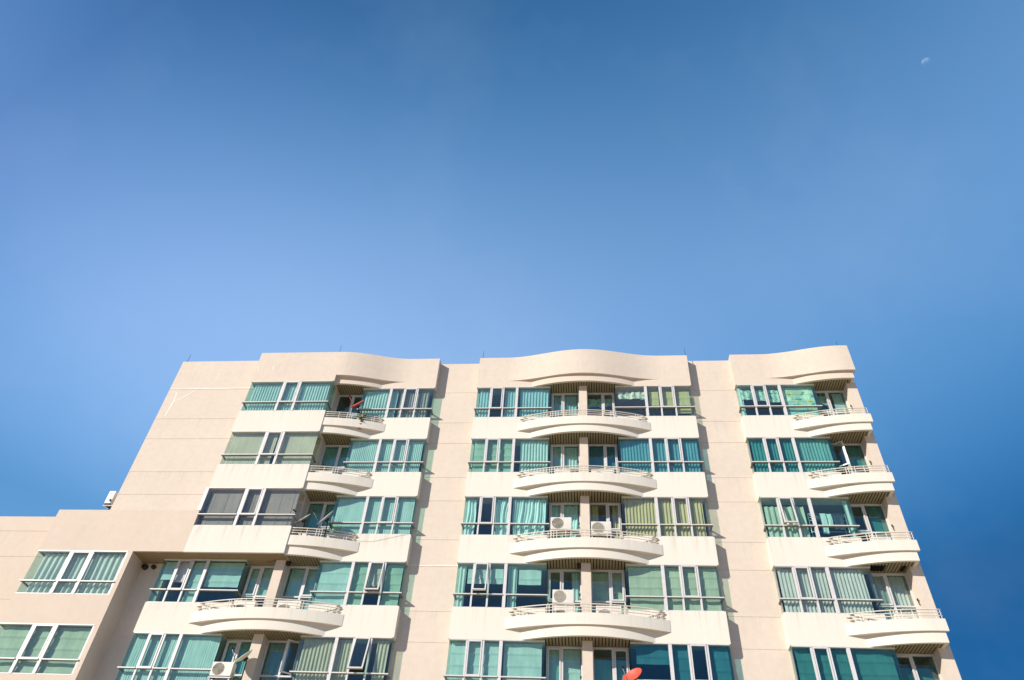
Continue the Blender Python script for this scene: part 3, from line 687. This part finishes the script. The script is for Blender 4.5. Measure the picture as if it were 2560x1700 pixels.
# unit on brackets on the outer left side wall
t = empty('air_conditioner', (-20.35, 26.9, 16.80+CAMH), 'white air conditioner on brackets at the left edge of the tall wall', 'air conditioner')
mb = MB(); mb.box(-20.60, -20.31, 26.52, 27.30, 16.93+CAMH, 17.54+CAMH); obj('casing', mb, M['ac'], t, None, .015)
mb = MB()
for z in (17.22, 17.40): mb.box(-20.50, -20.42, 26.513, 26.526, z+CAMH, z+.022+CAMH)
mb.tube([(-20.42, 26.51, 17.06+CAMH), (-20.37, 26.49, 17.12+CAMH), (-20.36, 26.50, 17.0+CAMH)], .022, 6); obj('valve', mb, M['dark'], t)
mb = MB(); mb.box(-20.58, -20.33, 26.54, 27.28, 16.86+CAMH, 16.929+CAMH); obj('foot', mb, M['black'], t)
mb = MB()
for y in (26.58, 27.22):
    mb.box(-20.63, -20.081, y-.02, y+.02, 16.81+CAMH, 16.859+CAMH); mb.tube([(-20.60, y, 16.82+CAMH), (-20.09, y, 16.55+CAMH)], .018, 6); mb.box(-20.11, -20.079, y-.021, y+.021, 16.5+CAMH, 16.805+CAMH)
obj('bracket', mb, M['alu_d'], t)

# ------------------------------------------------------------------ satellite dishes
def dish(label, c, R_, axis, mat, foot, armcol='dark', depth=.16, arm=1.35, group=None, mesh=False):
    c = Vector(c); a = Vector(axis).normalized(); up = (Vector((0,0,1))-a*a.z).normalized(); sx = up.cross(a)
    t = empty('satellite_dish', (c.x, c.y, foot), label, 'satellite dish', group)
    T = lambda x, y, z: tuple(c+sx*x+up*y+a*z)
    mb = MB(); prof = []
    for q in range(9): r = R_*q/8; prof.append((max(r, .001), depth*R_*2*(q/8)**2))
    prof += [(R_+.012, depth*R_*2+.004), (R_+.012, depth*R_*2-.014)]
    for q in range(8, -1, -1): r = R_*q/8; prof.append((max(r, .001), depth*R_*2*(q/8)**2-.016))
    mb.lathe(prof, 36); mb.v = [T(*v) for v in mb.v]; obj('reflector', mb, M[mat], t)
    mb = MB(); zf = depth*R_*2
    lo = Vector((0, -R_, zf*.95)); fe = Vector((0, -R_*.62, zf+R_*arm))
    mb.tube([T(*lo), T(*(lo*.5+fe*.5)), T(*fe)], .016, 6); obj('feed_arm', mb, M[armcol], t)
    mb = MB(); d = (Vector((0, 0, zf*.3))-fe).normalized()
    mb.tube([T(*(fe-d*.07)), T(*fe), T(*(fe+d*.05))], .03, 8); mb.tube([T(*(fe+d*.05)), T(*(fe+d*.09))], .042, 8); obj('feed_horn', mb, M['black'], t)
    mb = MB(); bk = c-a*.05; el = Vector((bk.x, bk.y, bk.z-.12))
    mb.tube([tuple(bk), tuple(bk-a*.06), tuple(el-a*.07), (el.x-a.x*.07, el.y-a.y*.07, foot)], .022, 8)
    mb.obox(bk, sx, up, a, -.06, .06, -.08, .08, -.05, .035); obj('mast', mb, M['dark'], t); return t
A1 = (-.61,-.60,.51)
dish('red dish on a mast above the balcony rail, fifth storey middle bay', (1.60, 25.93, hz(4)+1.57), .36, (-.50,-.62,.60), 'red', hz(4)+.80, 'alu_d')
dish('red dish tilted at the balcony rail, top storey left bay', (-10.26, 26.02, hz(0)+1.60), .36, (-.6,-1.0,.8), 'red_dim', hz(0)+.80, 'red_dim', .12)
dish('dark grey dish nearer the corner, third storey left bay balcony', (-11.30, 26.0, hz(2)+1.56), .33, (-.59,-.835,.81), 'grey_dish', hz(2)+.85, 'alu_d', .10)
dish('larger grey dish with long feed arm, third storey left bay balcony', (-10.34, 25.95, hz(2)+1.58), .40, (-.77,-.755,.64), 'grey_dish', hz(2)+.8, 'alu_d', .09)
dish('pale cream dish before the left pier, fifth storey', (-12.03, 26.05, hz(4)+1.98), .33, (-.66,-.50,.75), 'pale_dish', hz(4)+.8, 'alu_d', .14)

# ------------------------------------------------------------------ small things
for (x, z0, z1, dx, wh) in ((-19.95, 25.186, 25.76, .02, 'left end of the gable parapet'), (-12.08, 25.186, 26.28, -.03, 'the roof of the left bay'), (-4.77, 25.186, 25.72, .02, 'left corner of the middle bay roof'),
                        (5.01, 25.186, 25.72, -.02, 'right corner of the middle bay roof'), (12.2, 25.186, 26.05, -.03, 'the roof of the right bay')):
    y = 26.5
    t = empty('lightning_rod', (x, y, TOP-.002), 'thin dark lightning rod on '+wh, 'rod', 'lightning rods along the roof')
    mb = MB(); mb.tube([(x, y, TOP-.001), (x+dx*.5, y, TOP+.3), (x+dx, y, z1+CAMH)], .013, 6, True, .007); obj('rod', mb, M['dark'], t)
    mb = MB(); mb.box(x-.04, x+.04, y-.04, y+.04, TOP-.001, TOP+.025); obj('base_plate', mb, M['dark'], t)
# repaired cracks on the gable wall (raised strips of fresh plaster)
def ribbon(mb, pts, w_, y):
    P = [Vector((p[0], y, p[1]+CAMH)) for p in pts]; n = len(P); vs = []
    for i, p in enumerate(P):
        d = (P[min(i+1,n-1)]-P[max(i-1,0)]).normalized(); q = Vector((-d.z, 0, d.x))*w_*(.7+.6*random.random())*.5
        vs += [p+q, p-q]
    mb.add(vs, [(2*i, 2*i+2, 2*i+3, 2*i+1) for i in range(n-1)])
    mb.add([v+Vector((0,.01,0)) for v in vs], [(2*i+1, 2*i+3, 2*i+2, 2*i) for i in range(n-1)])
mb = MB()
ribbon(mb, [(-19.64,21.65),(-19.62,22.05),(-19.58,22.4),(-19.57,22.6),(-19.6,22.9),(-19.63,23.14)], .07, 26.395)
ribbon(mb, [(-19.56,22.58),(-19.37,22.63),(-19.2,22.78),(-18.95,23.0),(-18.73,23.25)], .06, 26.393)
ribbon(mb, [(-19.95,23.335),(-19.4,23.375),(-18.6,23.36),(-17.57,23.345),(-16.7,23.37),(-15.78,23.375)], .06, 26.396)
part('wall_repair', mb, M['repair'])
mb = MB(); ribbon(mb, [(-16.06,24.34),(-16.05,24.1),(-16.03,23.93)], .05, YB-.04) if False else None
ribbon(mb, [(-14.93,24.32),(-14.90,24.15),(-14.87,24.0)], .035, YF-.002); ribbon(mb, [(-14.54,24.15),(-14.5,23.91)], .03, YF-.002)
ribbon(mb, [(-15.66,24.32),(-15.62,24.1),(-15.6,23.93)], .05, YF-.002); part('wall_repair', mb, M['repair'])
mb = MB(); ribbon(mb, [(-6.86,14.355),(-6.5,14.34),(-6.13,14.32),(-5.8,14.335),(-5.41,14.35),(-4.92,14.34)], .05, YR-.004); part('wall_repair', mb, M['repair'])
# dark duct outlets under the notch soffit
for x, r, lab in ((-17.66, .115, 'larger dark duct outlet under the notch soffit beside the wing'), (-17.30, .085, 'smaller dark duct outlet under the notch soffit beside the window')):
    z = 14.10+CAMH; mb = MB(); mb.tube([(x, YR+.02, z), (x, YR-.06, z), (x, YR-.14, z-.01)], r, 14, True, r*.9); o = obj('duct_outlet', mb, M['black']); tag(o, lab, 'duct', 'duct outlets')
mb = MB(); mb.tube([(-8.98, YB-.03, hz(2)+.86), (-8.4, YB-.02, hz(2)+.84), (-7.94, YB-.02, hz(2)+.95), (-7.3, YB-.02, hz(2)+1.12), (-6.95, YB-.02, hz(2)+1.2)], .0045, 5)
o = obj('cable', mb, M['alu_d']); tag(o, 'thin grey cable sagging across the spandrel, third storey left bay', 'cable')
mb = MB(); mb.box(-.26, -.11, YB-.02, YB+.12, head(3)-.15, head(3)-.01); o = obj('junction_box', mb, M['black'], None, None, .01); tag(o, 'small black box at the top of the middle pier, fourth storey', 'box')
mb = MB(); mb.box(-11.72, -11.56, YB+.06, YB+.2, head(3)-.16, head(3)-.01); o = obj('junction_box', mb, M['black'], None, None, .01); tag(o, 'small black box at the top of the left pier, fourth storey', 'box')
mb = MB(); mb.tube([(-12.5, YB+.1, head(3)-.03), (-12.3, YB+.05, head(3)-.07), (-12.15, YB-.04, head(3)-.03), (-12.2, YB-.03, head(3)-.09)], .014, 6); o = obj('pipe_stub', mb, M['alu_d']); tag(o, 'bent pipe stub under the soffit left of the left pier', 'pipe')
# brackets and lamps on the piers
k = 0
for xc, ns in ((XC2, range(5)), (XC3, range(5))):
    for n in ns:
        x = -.115 if xc == XC2 else 11.91
        t = empty('door_lamp', (x, 26.6, sill(n)+.42), '%s bracket lamp on the %s pier, %s' % ('small dark', 'middle' if xc == XC2 else 'right', ST[n]), 'lamp', 'bracket lamps on the piers')
        mb = MB(); mb.tube([(x+.02, 26.6, sill(n)+.42), (x-.04, 26.57, sill(n)+.46), (x-.045, 26.56, sill(n)+.60)], .014, 6); obj('arm', mb, M['dark'], t)
        mb = MB(); mb.tube([(x-.045, 26.56, sill(n)+.58), (x-.045, 26.56, sill(n)+.66)], .030, 8); obj('lamp_head', mb, M['black'], t)
# openings in the right soffit are access hatches
for x0, x1, lab in ((10.52, 11.08, 'large open hatch in the slatted soffit, right bay above the fourth storey'), (11.64, 11.80, 'narrow open hatch in the slatted soffit, right bay above the fourth storey')):
    mb = MB(); mb.box(x0, x1, 26.35, 26.78, head(3)+.004, head(3)+.011); o = part('soffit_hatch', mb, M['black']); o['label'] = lab
# drying rack with laundry behind the right bay's third-storey window
t = empty('drying_rack', (9.55, 26.9, sill(2)-.35), 'white drying rack with laundry behind the right bay window, third storey', 'drying rack')
mb = MB(); zt = head(2)-.60; zb = sill(2)-.35
for y in (26.72, 27.10): mb.tube([(8.86, y, zb), (8.86, y, zt-.03)], .016, 6); mb.tube([(10.28, y, zb), (10.28, y, zt-.03)], .016, 6)
for x in (8.86, 10.28): mb.tube([(x, 26.72, zt-.03), (x, 27.10, zt-.03)], .014, 6)
obj('frame', mb, M['steel'], t)
mb = MB()
for k in range(5): mb.tube([(8.86, 26.72+.095*k, zt), (10.28, 26.72+.095*k, zt)], .009, 6)
for z in (.3, .55, .8): mb.tube([(8.86, 26.72, zt-z), (10.28, 26.72, zt-z)], .008, 6)
obj('rail', mb, M['steel'], t)
def cloth_hang(name, label, x0, x1, z0, z1, y, mat, cat):
    mb = MB(); sheet(mb, x0, x1, z0, z1, lambda x, z, t: (x+.03*math.sin(z*6)*t, y+.02*math.sin(x*24)*t, z), .02, 6); o = obj(name, mb, M[mat]); tag(o, label, cat)
cloth_hang('towel', 'long white towel hanging from the drying rack', 9.30, 9.53, head(2)-1.5, head(2)-.59, 26.70, 'towel', 'towel')
cloth_hang('towel', 'short white towel on the drying rack beside the long towel', 9.56, 9.74, head(2)-1.12, head(2)-.62, 26.695, 'towel', 'towel')
cloth_hang('shirt', 'dark laundry hanging right of the towels on the drying rack', 9.80, 10.15, head(2)-1.3, head(2)-.66, 26.70, 'tdark', 'laundry')
# plants
def plant(label, x, y, z, r, nl, hgt):
    t = empty('potted_plant', (x, y, z), label, 'plant')
    mb = MB(); mb.lathe([(.001, 0), (.09, 0), (.13, .2), (.14, .2), (.14, .23), (.11, .23), (.105, .18), (.001, .18)], 14, (x, y, z)); obj('pot', mb, M['terra'], t)
    mb = MB(); rnd = random.Random(5+int(x*10))
    for k in range(nl):
        a = rnd.uniform(0, 2*PI); el = rnd.uniform(.4, 1.4); L_ = r*rnd.uniform(.6, 1.1); w_ = .03*rnd.uniform(.7, 1.5)
        b0 = Vector((x, y, z+.2)); d = Vector((math.cos(a)*math.cos(el), math.sin(a)*math.cos(el), math.sin(el))); s_ = Vector((-math.sin(a), math.cos(a), 0))*w_
        b0 = b0+Vector((0,0,1))*rnd.uniform(0, hgt)
        p1 = b0+d*L_*.5; p2 = b0+d*L_+Vector((0,0,-.25*L_))
        mb.add([b0, p1+s_, p2, p1-s_], [(0,1,2,3)])
    mb.tube([(x, y, z+.18), (x+.01, y, z+.22+hgt)], .012, 5); obj('foliage', mb, M['leaf'], t)
plant('potted plant with spiky leaves at the rail, top storey left bay', -9.98, 26.22, fl(0), .38, 46, .35)
plant('dark palm leaves behind the narrow panes, top storey middle bay', 3.45, 27.0, sill(0)-.35, .75, 26, .55)

# ------------------------------------------------------------------ the moon, lit by the same sun
md = (f_+r_*((2316-1280)/1878.14)-u_*((156-850)/1878.14)).normalized(); DM = 4000.0
m, nt, b = newmat('moon_surface'); out = nt.nodes['Material Output']; nt.nodes.remove(b)
df = N(nt, 'ShaderNodeBsdfDiffuse'); tr = N(nt, 'ShaderNodeBsdfTransparent'); ad = N(nt, 'ShaderNodeAddShader')
tc = N(nt, 'ShaderNodeTexCoord'); nz = N(nt, 'ShaderNodeTexNoise'); nz.inputs['Scale'].default_value = .05; nz.inputs['Detail'].default_value = 3
nt.links.new(tc.outputs['Object'], nz.inputs['Vector'])
nt.links.new(mixc(nt, mrange(nt, nz.outputs['Fac'], .42, .6, 0, 1), (.10,.104,.11), (.045,.04,.05)), df.inputs['Color'])
geo = N(nt, 'ShaderNodeNewGeometry'); mxm = N(nt, 'ShaderNodeMixShader'); nt.links.new(geo.outputs['Backfacing'], mxm.inputs[0])
nt.links.new(df.outputs[0], ad.inputs[0]); nt.links.new(tr.outputs[0], ad.inputs[1]); nt.links.new(ad.outputs[0], mxm.inputs[1]); nt.links.new(tr.outputs[0], mxm.inputs[2]); nt.links.new(mxm.outputs[0], out.inputs['Surface'])
me = bpy.data.meshes.new('moon'); bm = bmesh.new(); bmesh.ops.create_uvsphere(bm, u_segments=40, v_segments=24, radius=DM*.0050); 
for f in bm.faces: f.smooth = True
bm.to_mesh(me); bm.free(); me.materials.append(m)
mo = bpy.data.objects.new('moon', me); link(mo, None, Vector((0,0,CAMH))+md*DM); tag(mo, 'pale half moon in the deep blue sky at upper right', 'moon')

# ------------------------------------------------------------------ render settings
sc.view_settings.view_transform = 'Standard'; sc.view_settings.look = 'None'; sc.view_settings.exposure = 1.1; sc.view_settings.gamma = 1
sc.render.engine = 'CYCLES'; sc.cycles.max_bounces = 10; sc.cycles.transparent_max_bounces = 24; sc.cycles.diffuse_bounces = 5
